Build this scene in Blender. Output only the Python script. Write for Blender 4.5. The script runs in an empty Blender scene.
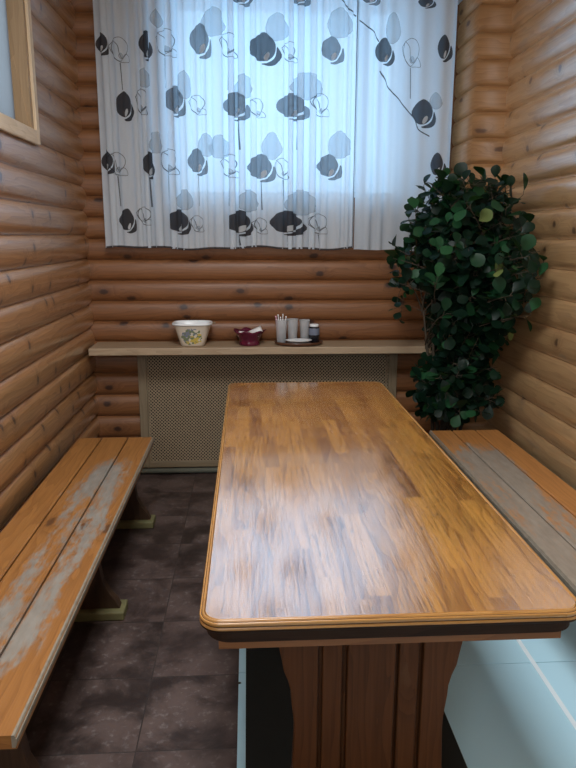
import bpy, bmesh, math, random
from mathutils import Vector, Matrix
random.seed(7)
S = bpy.context.scene
COL = S.collection
R = math.radians
PI = math.pi

# ------------------------------------------------------------------ camera
cam_d = bpy.data.cameras.new('camera')
cam = bpy.data.objects.new('camera', cam_d)
COL.objects.link(cam)
S.camera = cam
p_, y_, r_ = R(12.517), R(3.403), R(0.171)
fw = Vector((math.sin(y_) * math.cos(p_), math.cos(y_) * math.cos(p_), -math.sin(p_)))
rt = Vector((math.cos(y_), -math.sin(y_), 0))
up = rt.cross(fw)
rt, up = rt * math.cos(r_) + up * math.sin(r_), up * math.cos(r_) - rt * math.sin(r_)
cam.matrix_world = Matrix(((rt.x, up.x, -fw.x, 0), (rt.y, up.y, -fw.y, 0), (rt.z, up.z, -fw.z, 1.45), (0, 0, 0, 1)))
cam_d.sensor_fit = 'VERTICAL'
cam_d.sensor_height = 36.0
cam_d.lens = 671.86 / 768 * 36.0
cam_d.clip_start = 0.05

# ------------------------------------------------------------------ light
W = bpy.data.worlds.new('overcast_sky')
S.world = W
W.use_nodes = True
bg = W.node_tree.nodes['Background']
bg.inputs['Color'].default_value = (0.385, 0.68, 0.98, 1)
bg.inputs['Strength'].default_value = 3.0


def area(name, loc, direction, sx, sy, power, color, portal=False):
    d = bpy.data.lights.new(name, 'AREA')
    d.shape = 'RECTANGLE'
    d.size, d.size_y = sx, sy
    d.energy = power
    d.color = color
    o = bpy.data.objects.new(name, d)
    COL.objects.link(o)
    o.location = loc
    o.rotation_euler = Vector(direction).to_track_quat('-Z', 'Y').to_euler()
    if portal:
        d.cycles.is_portal = True
    return o


area('window_portal', (0.26, 4.36, 2.21), (0, -1, 0), 1.5, 1.25, 1, (1, 1, 1), True)
area('ceiling_lamp', (-0.05, 1.5, 2.84), (0, 0, -1), 0.6, 1.0, 55, (0.92, 0.97, 1.0))
area('near_fill', (-0.45, -1.2, 2.0), (0.62, 1, -0.08), 1.2, 1.2, 36, (0.84, 0.94, 1.0))  # added fill behind the camera; that wall has no window

S.view_settings.view_transform = 'Standard'
S.view_settings.look = 'None'
S.view_settings.gamma = 1.0
S.view_settings.use_curve_mapping = False
S.view_settings.exposure = 0.12


# ------------------------------------------------------------------ materials
class NT:
    def __init__(self, name):
        self.m = bpy.data.materials.new(name)
        self.m.use_nodes = True
        self.t = self.m.node_tree
        self.b = self.t.nodes['Principled BSDF']
        self.out = self.t.nodes['Material Output']

    def n(self, typ, **kw):
        nd = self.t.nodes.new(typ)
        for k, v in kw.items():
            setattr(nd, k, v)
        return nd

    def put(self, sock, v):
        if hasattr(v, 'is_output'):
            self.t.links.new(v, sock)
        else:
            sock.default_value = v

    def math(self, op, a, b=None, c=None, clamp=False):
        nd = self.n('ShaderNodeMath', operation=op, use_clamp=clamp)
        self.put(nd.inputs[0], a)
        if b is not None:
            self.put(nd.inputs[1], b)
        if c is not None:
            self.put(nd.inputs[2], c)
        return nd.outputs[0]

    def sep(self, v):
        nd = self.n('ShaderNodeSeparateXYZ')
        self.put(nd.inputs[0], v)
        return nd.outputs

    def comb(self, x, y, z=0.0):
        nd = self.n('ShaderNodeCombineXYZ')
        for i, q in enumerate((x, y, z)):
            self.put(nd.inputs[i], q)
        return nd.outputs[0]

    def vscale(self, v, s):
        nd = self.n('ShaderNodeVectorMath', operation='MULTIPLY')
        self.put(nd.inputs[0], v)
        nd.inputs[1].default_value = s
        return nd.outputs[0]

    def vadd(self, v, w):
        nd = self.n('ShaderNodeVectorMath', operation='ADD')
        self.put(nd.inputs[0], v)
        self.put(nd.inputs[1], w)
        return nd.outputs[0]

    def noise(self, v, scale=1.0, detail=3.0, rough=0.5, dist=0.0):
        nd = self.n('ShaderNodeTexNoise')
        self.put(nd.inputs['Vector'], v)
        nd.inputs['Scale'].default_value = scale
        nd.inputs['Detail'].default_value = detail
        nd.inputs['Roughness'].default_value = rough
        nd.inputs['Distortion'].default_value = dist
        return nd.outputs['Fac']

    def mix(self, f, a, b, mode='MIX'):
        nd = self.n('ShaderNodeMix', data_type='RGBA', blend_type=mode)
        self.put(nd.inputs['Factor'], f)
        for s, q in ((nd.inputs[6], a), (nd.inputs[7], b)):
            if isinstance(q, tuple) and len(q) == 3:
                q = q + (1,)
            self.put(s, q)
        return nd.outputs[2]

    def smooth(self, v, a, b):
        nd = self.n('ShaderNodeMapRange', interpolation_type='SMOOTHSTEP')
        self.put(nd.inputs[0], v)
        nd.inputs[1].default_value = a
        nd.inputs[2].default_value = b
        return nd.outputs[0]

    def bump(self, h, strength=0.2, dist=0.002):
        nd = self.n('ShaderNodeBump')
        nd.inputs['Strength'].default_value = strength
        nd.inputs['Distance'].default_value = dist
        self.put(nd.inputs['Height'], h)
        self.t.links.new(nd.outputs[0], self.b.inputs['Normal'])
        self.t.links.new(nd.outputs[0], self.b.inputs['Coat Normal'])

    def set(self, **kw):
        for k, v in kw.items():
            s = self.b.inputs[k]
            if isinstance(v, tuple) and len(v) == 3:
                v = v + (1,)
            self.put(s, v)
        return self.m


def plain(name, c, rough=0.5, var=0.08, scale=30.0, **kw):
    t = NT(name)
    tc = t.n('ShaderNodeTexCoord').outputs['Object']
    f = t.noise(tc, scale, 4)
    col = t.mix(f, tuple(q * (1 - var) for q in c), tuple(min(1, q * (1 + var)) for q in c))
    return t.set(**{'Base Color': col, 'Roughness': rough, **kw})


def wood(name, dark, light, knot=(0.10, 0.04, 0.015), knots=0.3, ks=(3.0, 7.0), ring=26.0, warp=2.0,
         rough=0.4, spec=0.5, ior=1.5, bump=0.15, lamella=None, wear=None, specks=False, tone=0.5, knot_r=0.13, wave=0.0, coat=0.0, stain=None, coat_ior=1.5, coat_rough=0.16, ring_gain=0.38):
    t = NT(name)
    uv = t.n('ShaderNodeUVMap', uv_map='UVMap').outputs[0]
    lam_tone = None
    if lamella:
        lw, ll = lamella
        s = t.sep(uv)
        row = t.math('FLOOR', t.math('DIVIDE', s[1], lw))
        wr = t.n('ShaderNodeTexWhiteNoise', noise_dimensions='1D')
        t.put(wr.inputs['W'], row)
        colx = t.math('FLOOR', t.math('ADD', t.math('DIVIDE', s[0], ll), t.math('MULTIPLY', wr.outputs[0], 7.31)))
        wn = t.n('ShaderNodeTexWhiteNoise', noise_dimensions='2D')
        t.put(wn.inputs['Vector'], t.comb(row, colx))
        lam_tone = wn.outputs['Value']
        off = t.vscale(wn.outputs['Color'], (17.0, 23.0, 5.0))
        uv = t.vadd(uv, off)
    # slow warp of the grain, knots and rings
    n1 = t.noise(t.vscale(uv, (1.1, 7.0, 1.0)), 1.0, 3, 0.55)
    vo = t.n('ShaderNodeTexVoronoi', feature='F1', voronoi_dimensions='2D')
    vo.inputs['Scale'].default_value = 1.0
    kuv = t.vadd(t.vscale(uv, (ks[0], ks[1], 1.0)), t.vscale(t.noise(t.vscale(uv, (25, 40, 1)), 1, 2), (0.12, 0.12, 0)))
    t.put(vo.inputs['Vector'], kuv)
    d = vo.outputs['Distance']
    rsep = t.n('ShaderNodeSeparateColor')
    t.put(rsep.inputs[0], vo.outputs['Color'])
    has = t.math('LESS_THAN', rsep.outputs[0], knots)
    kmask = t.math('MULTIPLY', has, t.math('SUBTRACT', 1.0, t.smooth(d, knot_r * 0.45, knot_r)))
    halo = t.math('MULTIPLY', has, t.math('SUBTRACT', 1.0, t.smooth(d, 0.0, knot_r * 3.2)))
    v = t.sep(uv)[1]
    ringc = t.math('ADD', t.math('MULTIPLY', v, ring), t.math('MULTIPLY', n1, warp * 4))
    ringc = t.math('ADD', ringc, t.math('MULTIPLY', halo, 2.2))
    rg = t.math('FRACT', ringc)
    rg = t.math('POWER', rg, 1.8)
    fib = t.noise(t.vscale(uv, (5.0, 170.0, 1.0)), 1.0, 3, 0.6)
    tn = t.noise(t.vscale(uv, (0.7, 1.2, 1.0)), 1.0, 2)
    f = t.math('ADD', t.math('MULTIPLY', rg, ring_gain), t.math('MULTIPLY', t.math('SUBTRACT', fib, 0.5), 0.8))
    f = t.math('ADD', f, t.math('MULTIPLY', t.math('SUBTRACT', tn, 0.5), tone * 2))
    f = t.math('ADD', f, 0.18)
    if lam_tone is not None:
        f = t.math('ADD', f, t.math('MULTIPLY', t.math('SUBTRACT', lam_tone, 0.5), 0.66))
    f = t.math('MINIMUM', t.math('MAXIMUM', f, 0.0), 1.0)
    col = t.mix(f, light, dark)
    if lamella:
        pores = t.smooth(t.noise(t.vscale(uv, (9.0, 240.0, 1)), 1, 2, 0.5), 0.54, 0.68)
        col = t.mix(t.math('MULTIPLY', pores, 0.50), col, tuple(q * 0.35 for q in dark))
    if stain:
        # blue-grey sap stain around the knots
        sm = t.math('MULTIPLY', t.smooth(t.noise(t.vscale(uv, (3.0, 9.0, 1)), 1, 3), 0.60, 0.74), 0.55)
        col = t.mix(sm, col, stain)
    col = t.mix(t.math('MULTIPLY', halo, 0.35), col, tuple(0.5 * (a + b) for a, b in zip(dark, knot)))
    col = t.mix(t.math('MULTIPLY', kmask, 0.9), col, knot)
    rgh = t.math('ADD', rough, t.math('MULTIPLY', t.math('SUBTRACT', fib, 0.5), 0.25))
    if specks:
        sp = t.smooth(t.noise(t.vscale(uv, (32.0, 120.0, 1)), 1, 2, 0.4), 0.67, 0.73)
        col = t.mix(t.math('MULTIPLY', sp, 0.75), col, (0.05, 0.03, 0.02))
    if wear:
        # scuffed grey patches where the varnish has gone
        oc = t.n('ShaderNodeTexCoord').outputs['Object']
        ox = t.sep(oc)
        x0, x1, y0, y1, gain, grey = wear
        bx = t.math('MULTIPLY', t.smooth(ox[0], x0 - 0.05, x0 + 0.03), t.math('SUBTRACT', 1.0, t.smooth(ox[0], x1 - 0.03, x1 + 0.05)))
        by = t.math('MULTIPLY', t.smooth(ox[1], y0 - 0.25, y0 + 0.25), t.math('SUBTRACT', 1.0, t.smooth(ox[1], y1 - 0.2, y1 + 0.2)))
        big = t.noise(t.vscale(oc, (12.0, 2.2, 1.0)), 1.0, 5, 0.62, 0.4)
        fine = t.noise(t.vscale(oc, (70.0, 22.0, 1.0)), 1.0, 3, 0.6)
        wm = t.math('ADD', t.math('MULTIPLY', t.math('MULTIPLY', bx, by), gain), t.math('MULTIPLY', t.math('SUBTRACT', big, 0.5), 1.5))
        wm = t.math('ADD', wm, t.math('MULTIPLY', t.math('SUBTRACT', fine, 0.5), 0.75))
        wm = t.math('MULTIPLY', t.smooth(wm, 0.24, 0.60), 0.85)
        gcol = t.mix(t.noise(t.vscale(oc, (50, 14, 1)), 1, 4), tuple(g * 0.55 for g in grey), tuple(g * 1.35 for g in grey))
        col = t.mix(wm, col, gcol)
        rgh = t.math('ADD', rgh, t.math('MULTIPLY', wm, 0.2))
    h = t.math('ADD', fib, t.math('MULTIPLY', rg, 0.4))
    if wave:
        h2 = t.noise(t.vscale(uv, (6.0, 22.0, 1)), 1, 2)
        h = t.math('ADD', h, t.math('MULTIPLY', h2, wave))
    t.bump(h, bump, 0.001)
    return t.set(**{'Base Color': col, 'Roughness': rgh, 'IOR': ior, 'Specular IOR Level': spec, 'Coat Weight': coat, 'Coat Roughness': coat_rough, 'Coat IOR': coat_ior})


M = {}
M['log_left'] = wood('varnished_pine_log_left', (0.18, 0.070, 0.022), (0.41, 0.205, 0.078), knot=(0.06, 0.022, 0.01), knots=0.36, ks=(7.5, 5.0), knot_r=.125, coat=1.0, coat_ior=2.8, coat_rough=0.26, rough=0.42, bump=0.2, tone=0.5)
M['log_right'] = wood('varnished_pine_log_right', (0.37, 0.185, 0.075), (0.70, 0.43, 0.205), knot=(0.11, 0.05, 0.025), knots=0.32, ks=(5.5, 5.5), knot_r=.125, coat=1.0, coat_ior=4.0, coat_rough=0.24, rough=0.35, ior=2.2, bump=0.2, tone=0.5, stain=(0.30, 0.24, 0.19))  # same pine as the left wall, lightened to stand for window light
M['log_back'] = wood('varnished_pine_log_back', (0.115, 0.038, 0.012), (0.25, 0.102, 0.036), knot=(0.03, 0.010, 0.006), knots=0.40, ks=(4.5, 7.0), knot_r=.15, rough=0.45, bump=0.2, tone=0.5)  # pine darkened in its colour because this wall is backlit
M['log_pillar'] = wood('varnished_pine_log_pillar', (0.25, 0.115, 0.043), (0.44, 0.235, 0.10), knots=0.22, rough=0.45, bump=0.2, tone=0.5)
M['shelf'] = wood('pale_pine_shelf', (0.26, 0.16, 0.085), (0.43, 0.315, 0.205), knots=0.12, rough=0.45, bump=0.1, tone=0.3)
M['table'] = wood('glossy_block_tabletop', (0.15, 0.042, 0.008), (0.62, 0.29, 0.06), knots=0.06, ks=(2, 9), ring=42, warp=2.2, rough=0.22, ior=3.0, coat_ior=4.0, coat_rough=0.10,
                  bump=0.16, lamella=(0.047, 0.40), specks=True, tone=0.25, wave=1.6, coat=1.0, ring_gain=0.46)
M['table_edge'] = wood('tabletop_edge', (0.20, 0.08, 0.018), (0.47, 0.235, 0.065), knots=0.0, ring=60, rough=0.28, ior=1.6, bump=0.1, tone=0.3)
M['table_base'] = wood('stained_table_base', (0.042, 0.013, 0.004), (0.105, 0.036, 0.011), knots=0.2, ring=30, rough=0.5, spec=0.15, bump=0.1, tone=0.3)
M['apron'] = wood('brown_apron_board', (0.10, 0.034, 0.010), (0.22, 0.085, 0.026), knots=0.1, ring=30, rough=0.45, spec=0.3, bump=0.1, tone=0.3)
M['bench_left'] = wood('worn_bench_left', (0.17, 0.062, 0.014), (0.36, 0.155, 0.042), knots=0.2, ks=(2.6, 8), ring=24, rough=0.40, bump=0.2, tone=0.3,
                       wear=(0.17, 0.345, 0.20, 1.75, 0.50, (0.24, 0.235, 0.21)))
M['bench_right'] = wood('worn_bench_right', (0.25, 0.095, 0.025), (0.46, 0.20, 0.06), knots=0.2, ks=(2.6, 8), ring=24, rough=0.38, bump=0.2, tone=0.3,
                        wear=(-0.02, 0.24, -0.8, 1.85, 0.60, (0.25, 0.235, 0.20)))
M['bench_edge'] = plain('worn_bench_edge', (0.25, 0.21, 0.16), 0.45, 0.45, 40)
M['bench_leg'] = wood('dark_bench_leg', (0.03, 0.014, 0.007), (0.07, 0.035, 0.018), knots=0.0, rough=0.5)
M['olive'] = plain('olive_painted_foot', (0.17, 0.15, 0.065), 0.55, 0.3, 25)
M['lattice'] = plain('grey_brown_lattice', (0.42, 0.32, 0.21), 0.55, 0.15, 20)
M['lat_frame'] = wood('grey_brown_frame', (0.16, 0.115, 0.065), (0.27, 0.20, 0.125), knots=0.05, rough=0.5)
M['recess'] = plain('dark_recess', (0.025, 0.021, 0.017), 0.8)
M['pipe'] = plain('grey_green_pipe', (0.13, 0.13, 0.10), 0.45, 0.1, 15)
M['ceiling'] = wood('pine_ceiling_boards', (0.40, 0.24, 0.12), (0.60, 0.40, 0.22), knots=0.1)
M['casing'] = wood('pale_window_casing', (0.42, 0.29, 0.17), (0.62, 0.47, 0.31), knots=0.05, rough=0.45)
M['reveal'] = wood('window_reveal_board', (0.20, 0.115, 0.05), (0.32, 0.20, 0.10), knots=0.05, rough=0.45)
M['pvc'] = plain('white_window_frame', (0.75, 0.77, 0.78), 0.4, 0.02)
M['dark_base'] = wood('shade_and_groove_wood', (0.014, 0.006, 0.003), (0.03, 0.013, 0.006), knots=0.0, rough=0.75, spec=0.2)  # near-black: shadow under the tabletop put into the colour; also grooves and joints
M['outside'] = plain('outside_render', (0.6, 0.6, 0.6), 0.8, 0.05)
M['mat'] = plain('black_floor_sheet', (0.010, 0.011, 0.009), 0.8, 0.2)


def floor_layer():
    t = NT('brown_stone_tile')
    oc = t.n('ShaderNodeTexCoord').outputs['Object']
    br = t.n('ShaderNodeTexBrick')
    br.offset = 0.0
    br.squash = 1.0
    sh = t.vadd(oc, (0.335 + 3.33, -1.676 + 3.33, 0.0))
    t.put(br.inputs['Vector'], sh)
    br.inputs['Scale'].default_value = 1.0
    br.inputs['Brick Width'].default_value = 0.333
    br.inputs['Row Height'].default_value = 0.333
    br.inputs['Mortar Size'].default_value = 0.0022
    br.inputs['Mortar Smooth'].default_value = 0.1
    br.inputs['Bias'].default_value = 0.0
    br.inputs['Color1'].default_value = (0.0, 0, 0, 1)
    br.inputs['Color2'].default_value = (1, 1, 1, 1)
    br.inputs['Mortar'].default_value = (0.5, 0.5, 0.5, 1)
    tile = t.n('ShaderNodeSeparateColor')
    t.put(tile.inputs[0], br.outputs['Color'])
    off = t.comb(t.math('MULTIPLY', tile.outputs[0], 9.0), t.math('MULTIPLY', tile.outputs[0], 5.0))
    v = t.vadd(oc, off)
    a = t.noise(v, 5.5, 6, 0.62, 0.3)
    b = t.noise(v, 38.0, 4, 0.65)
    c = t.mix(t.smooth(a, 0.35, 0.66), (0.026, 0.015, 0.012), (0.112, 0.074, 0.063))
    m2 = t.math('MULTIPLY', t.smooth(b, 0.52, 0.70), t.smooth(a, 0.40, 0.60))
    c = t.mix(t.math('MULTIPLY', m2, 0.65), c, (0.20, 0.165, 0.155))
    c = t.mix(t.math('MULTIPLY', tile.outputs[0], 0.25), c, (0.06, 0.035, 0.03))
    c = t.mix(t.math('MULTIPLY', br.outputs['Fac'], 0.8), c, (0.03, 0.021, 0.018))
    h = t.math('SUBTRACT', t.math('MULTIPLY', a, 0.6), br.outputs['Fac'])
    t.bump(h, 0.35, 0.003)
    return t.set(**{'Base Color': c, 'Roughness': t.math('ADD', 0.36, t.math('MULTIPLY', b, 0.2))})


M['floor'] = floor_layer()


def white_tile():
    t = NT('pale_blue_grey_tile')
    oc = t.n('ShaderNodeTexCoord').outputs['Object']
    a = t.noise(oc, 3.0, 4)
    chip = t.smooth(t.noise(oc, 16.0, 2, 0.3), 0.78, 0.80)
    c = t.mix(a, (0.52, 0.79, 0.92), (0.57, 0.85, 0.97))
    c = t.mix(chip, c, (0.06, 0.06, 0.06))
    return t.set(**{'Base Color': c, 'Roughness': 0.22})


M['white_tile'] = white_tile()
M['tile_trim'] = plain('white_tile_trim', (0.86, 0.95, 1.0), 0.3, 0.02)


def cloth(name, c, trans, tl=0.5, back=None):
    """thin fabric: part open weave, part diffuse, part translucent"""
    t = NT(name)
    t.t.nodes.remove(t.b)
    oc = t.n('ShaderNodeTexCoord').outputs['Object']
    w = t.noise(t.vscale(oc, (160, 160, 260)), 1, 2)
    cc = t.mix(w, tuple(q * 0.94 for q in c), c)
    di = t.n('ShaderNodeBsdfDiffuse')
    tr = t.n('ShaderNodeBsdfTranslucent')
    t.put(di.inputs[0], cc)
    t.put(tr.inputs[0], cc)
    m1 = t.n('ShaderNodeMixShader')
    m1.inputs[0].default_value = tl
    t.t.links.new(di.outputs[0], m1.inputs[1])
    t.t.links.new(tr.outputs[0], m1.inputs[2])
    tp = t.n('ShaderNodeBsdfTransparent')
    m2 = t.n('ShaderNodeMixShader')
    m2.inputs[0].default_value = trans
    t.t.links.new(m1.outputs[0], m2.inputs[1])
    t.t.links.new(tp.outputs[0], m2.inputs[2])
    t.t.links.new(m2.outputs[0], t.out.inputs[0])
    return t.m


M['sheer'] = cloth('sheer_white_curtain', (0.84, 0.92, 1.0), 0.07, 0.50)
M['print_dark'] = cloth('print_charcoal', (0.075, 0.072, 0.08), 0.15, 0.6)
M['print_mid'] = cloth('print_grey', (0.16, 0.165, 0.18), 0.26, 0.5)
M['print_light'] = cloth('print_pale_grey', (0.55, 0.60, 0.63), 0.50, 0.6)
M['print_line'] = cloth('print_line', (0.10, 0.11, 0.13), 0.25, 0.5)
M['print_pale'] = cloth('print_pale', (0.86, 0.88, 0.90), 0.05, 0.55)
M['hem'] = cloth('hem_dark', (0.06, 0.05, 0.055), 0.15, 0.5)


def glass(name, tint=(1, 1, 1), refl=0.08, rough=0.02, frost=0.0):
    t = NT(name)
    t.t.nodes.remove(t.b)
    tp = t.n('ShaderNodeBsdfTransparent')
    tp.inputs[0].default_value = tint + (1,)
    gl = t.n('ShaderNodeBsdfGlossy')
    gl.inputs['Roughness'].default_value = rough
    m = t.n('ShaderNodeMixShader')
    m.inputs[0].default_value = refl
    t.t.links.new(tp.outputs[0], m.inputs[1])
    t.t.links.new(gl.outputs[0], m.inputs[2])
    last = m.outputs[0]
    if frost:
        oc = t.n('ShaderNodeTexCoord').outputs['Object']
        tr = t.n('ShaderNodeBsdfTranslucent')
        t.put(tr.inputs[0], t.mix(t.noise(t.vscale(oc, (1, 7, 0.3)), 1, 2), (0.40, 0.32, 0.29), (0.46, 0.37, 0.33)))
        m3 = t.n('ShaderNodeMixShader')
        m3.inputs[0].default_value = frost
        t.t.links.new(last, m3.inputs[1])
        t.t.links.new(tr.outputs[0], m3.inputs[2])
        last = m3.outputs[0]
    t.t.links.new(last, t.out.inputs[0])
    return t.m


M['pane'] = glass('clear_pane')
M['frosted'] = glass('frosted_pane', refl=0.1, rough=0.15, frost=0.85)
M['cup'] = cloth('clear_plastic', (0.85, 0.88, 0.90), 0.66, 0.35)
M['maroon'] = plain('maroon_glass', (0.13, 0.008, 0.035), 0.12, 0.2, 40, **{'Transmission Weight': 0.25})
M['sachet'] = plain('white_sachet', (0.78, 0.77, 0.76), 0.5, 0.04)
M['sachet_print'] = plain('sachet_print', (0.08, 0.06, 0.07), 0.5)
M['white'] = plain('white_ceramic', (0.82, 0.83, 0.84), 0.25, 0.02)
M['tray'] = wood('dark_wood_tray', (0.045, 0.016, 0.008), (0.10, 0.04, 0.02), knots=0.0, rough=0.3)
M['black'] = plain('black_plastic', (0.010, 0.010, 0.014), 0.25)
M['jar_label'] = plain('grey_blue_label', (0.16, 0.18, 0.24), 0.45)
M['pink'] = plain('pink_stirrer', (0.75, 0.42, 0.52), 0.4)
M['stir_white'] = plain('white_stirrer', (0.80, 0.80, 0.82), 0.4)
M['pot'] = plain('brown_plant_pot', (0.10, 0.045, 0.025), 0.5)
M['soil'] = plain('potting_soil', (0.025, 0.018, 0.012), 0.95, 0.4, 60)
M['stem'] = plain('dark_stem', (0.05, 0.035, 0.02), 0.7, 0.3)
M['rail'] = plain('white_curtain_rail', (0.7, 0.7, 0.7), 0.4)


def leaf_mat():
    t = NT('glossy_green_leaf')
    uv = t.n('ShaderNodeUVMap', uv_map='UVMap').outputs[0]
    s = t.sep(uv)
    tone = t.math('FRACT', s[0])
    c = t.mix(t.smooth(tone, 0.60, 1.0), (0.003, 0.014, 0.008), (0.021, 0.088, 0.033))
    c = t.mix(t.smooth(tone, 0.93, 0.97), c, (0.16, 0.20, 0.06))
    t.set(**{'Base Color': c, 'Roughness': 0.42, 'Specular IOR Level': 0.22})
    tr = t.n('ShaderNodeBsdfTranslucent')
    t.put(tr.inputs[0], t.mix(0.5, c, (0.10, 0.26, 0.03)))
    ad = t.n('ShaderNodeMixShader')
    ad.inputs[0].default_value = 0.20
    t.t.links.new(t.b.outputs[0], ad.inputs[1])
    t.t.links.new(tr.outputs[0], ad.inputs[2])
    t.t.links.new(ad.outputs[0], t.out.inputs[0])
    return t.m


M['leaf'] = leaf_mat()


def bowl_mat():
    t = NT('enamel_with_floral_decal')
    oc = t.n('ShaderNodeTexCoord').outputs['Object']
    s = t.sep(oc)
    vo = t.n('ShaderNodeTexVoronoi', feature='F1')
    vo.inputs['Scale'].default_value = 75
    t.put(vo.inputs['Vector'], oc)
    rc = t.n('ShaderNodeSeparateColor')
    t.put(rc.inputs[0], vo.outputs['Color'])
    ex = t.math('DIVIDE', t.math('ADD', s[0], -0.002), 0.062)
    ez = t.math('DIVIDE', t.math('ADD', s[2], -0.058), 0.052)
    e = t.math('ADD', t.math('MULTIPLY', ex, ex), t.math('MULTIPLY', ez, ez))
    e = t.math('ADD', e, t.math('MULTIPLY', t.math('SUBTRACT', t.noise(oc, 60, 2), 0.5), 1.1))
    inside = t.math('MULTIPLY', t.math('LESS_THAN', e, 0.85), t.math('LESS_THAN', s[1], -0.02))
    lowr = t.smooth(t.math('ADD', t.math('MULTIPLY', rc.outputs[0], 0.5), t.math('SUBTRACT', ex, t.math('MULTIPLY', ez, 1.0))), 0.1, 0.5)
    fc = t.mix(lowr, (0.16, 0.19, 0.26), (0.62, 0.46, 0.06))
    fc = t.mix(t.math('GREATER_THAN', rc.outputs[1], 0.62), fc, (0.15, 0.20, 0.10))
    fc = t.mix(t.math('GREATER_THAN', rc.outputs[2], 0.72), fc, (0.70, 0.62, 0.50))
    base = t.mix(t.noise(oc, 20, 2), (0.62, 0.53, 0.43), (0.70, 0.61, 0.50))
    c = t.mix(t.math('MULTIPLY', inside, 0.9), base, fc)
    return t.set(**{'Base Color': c, 'Roughness': 0.25})


M['bowl'] = bowl_mat()


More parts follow.
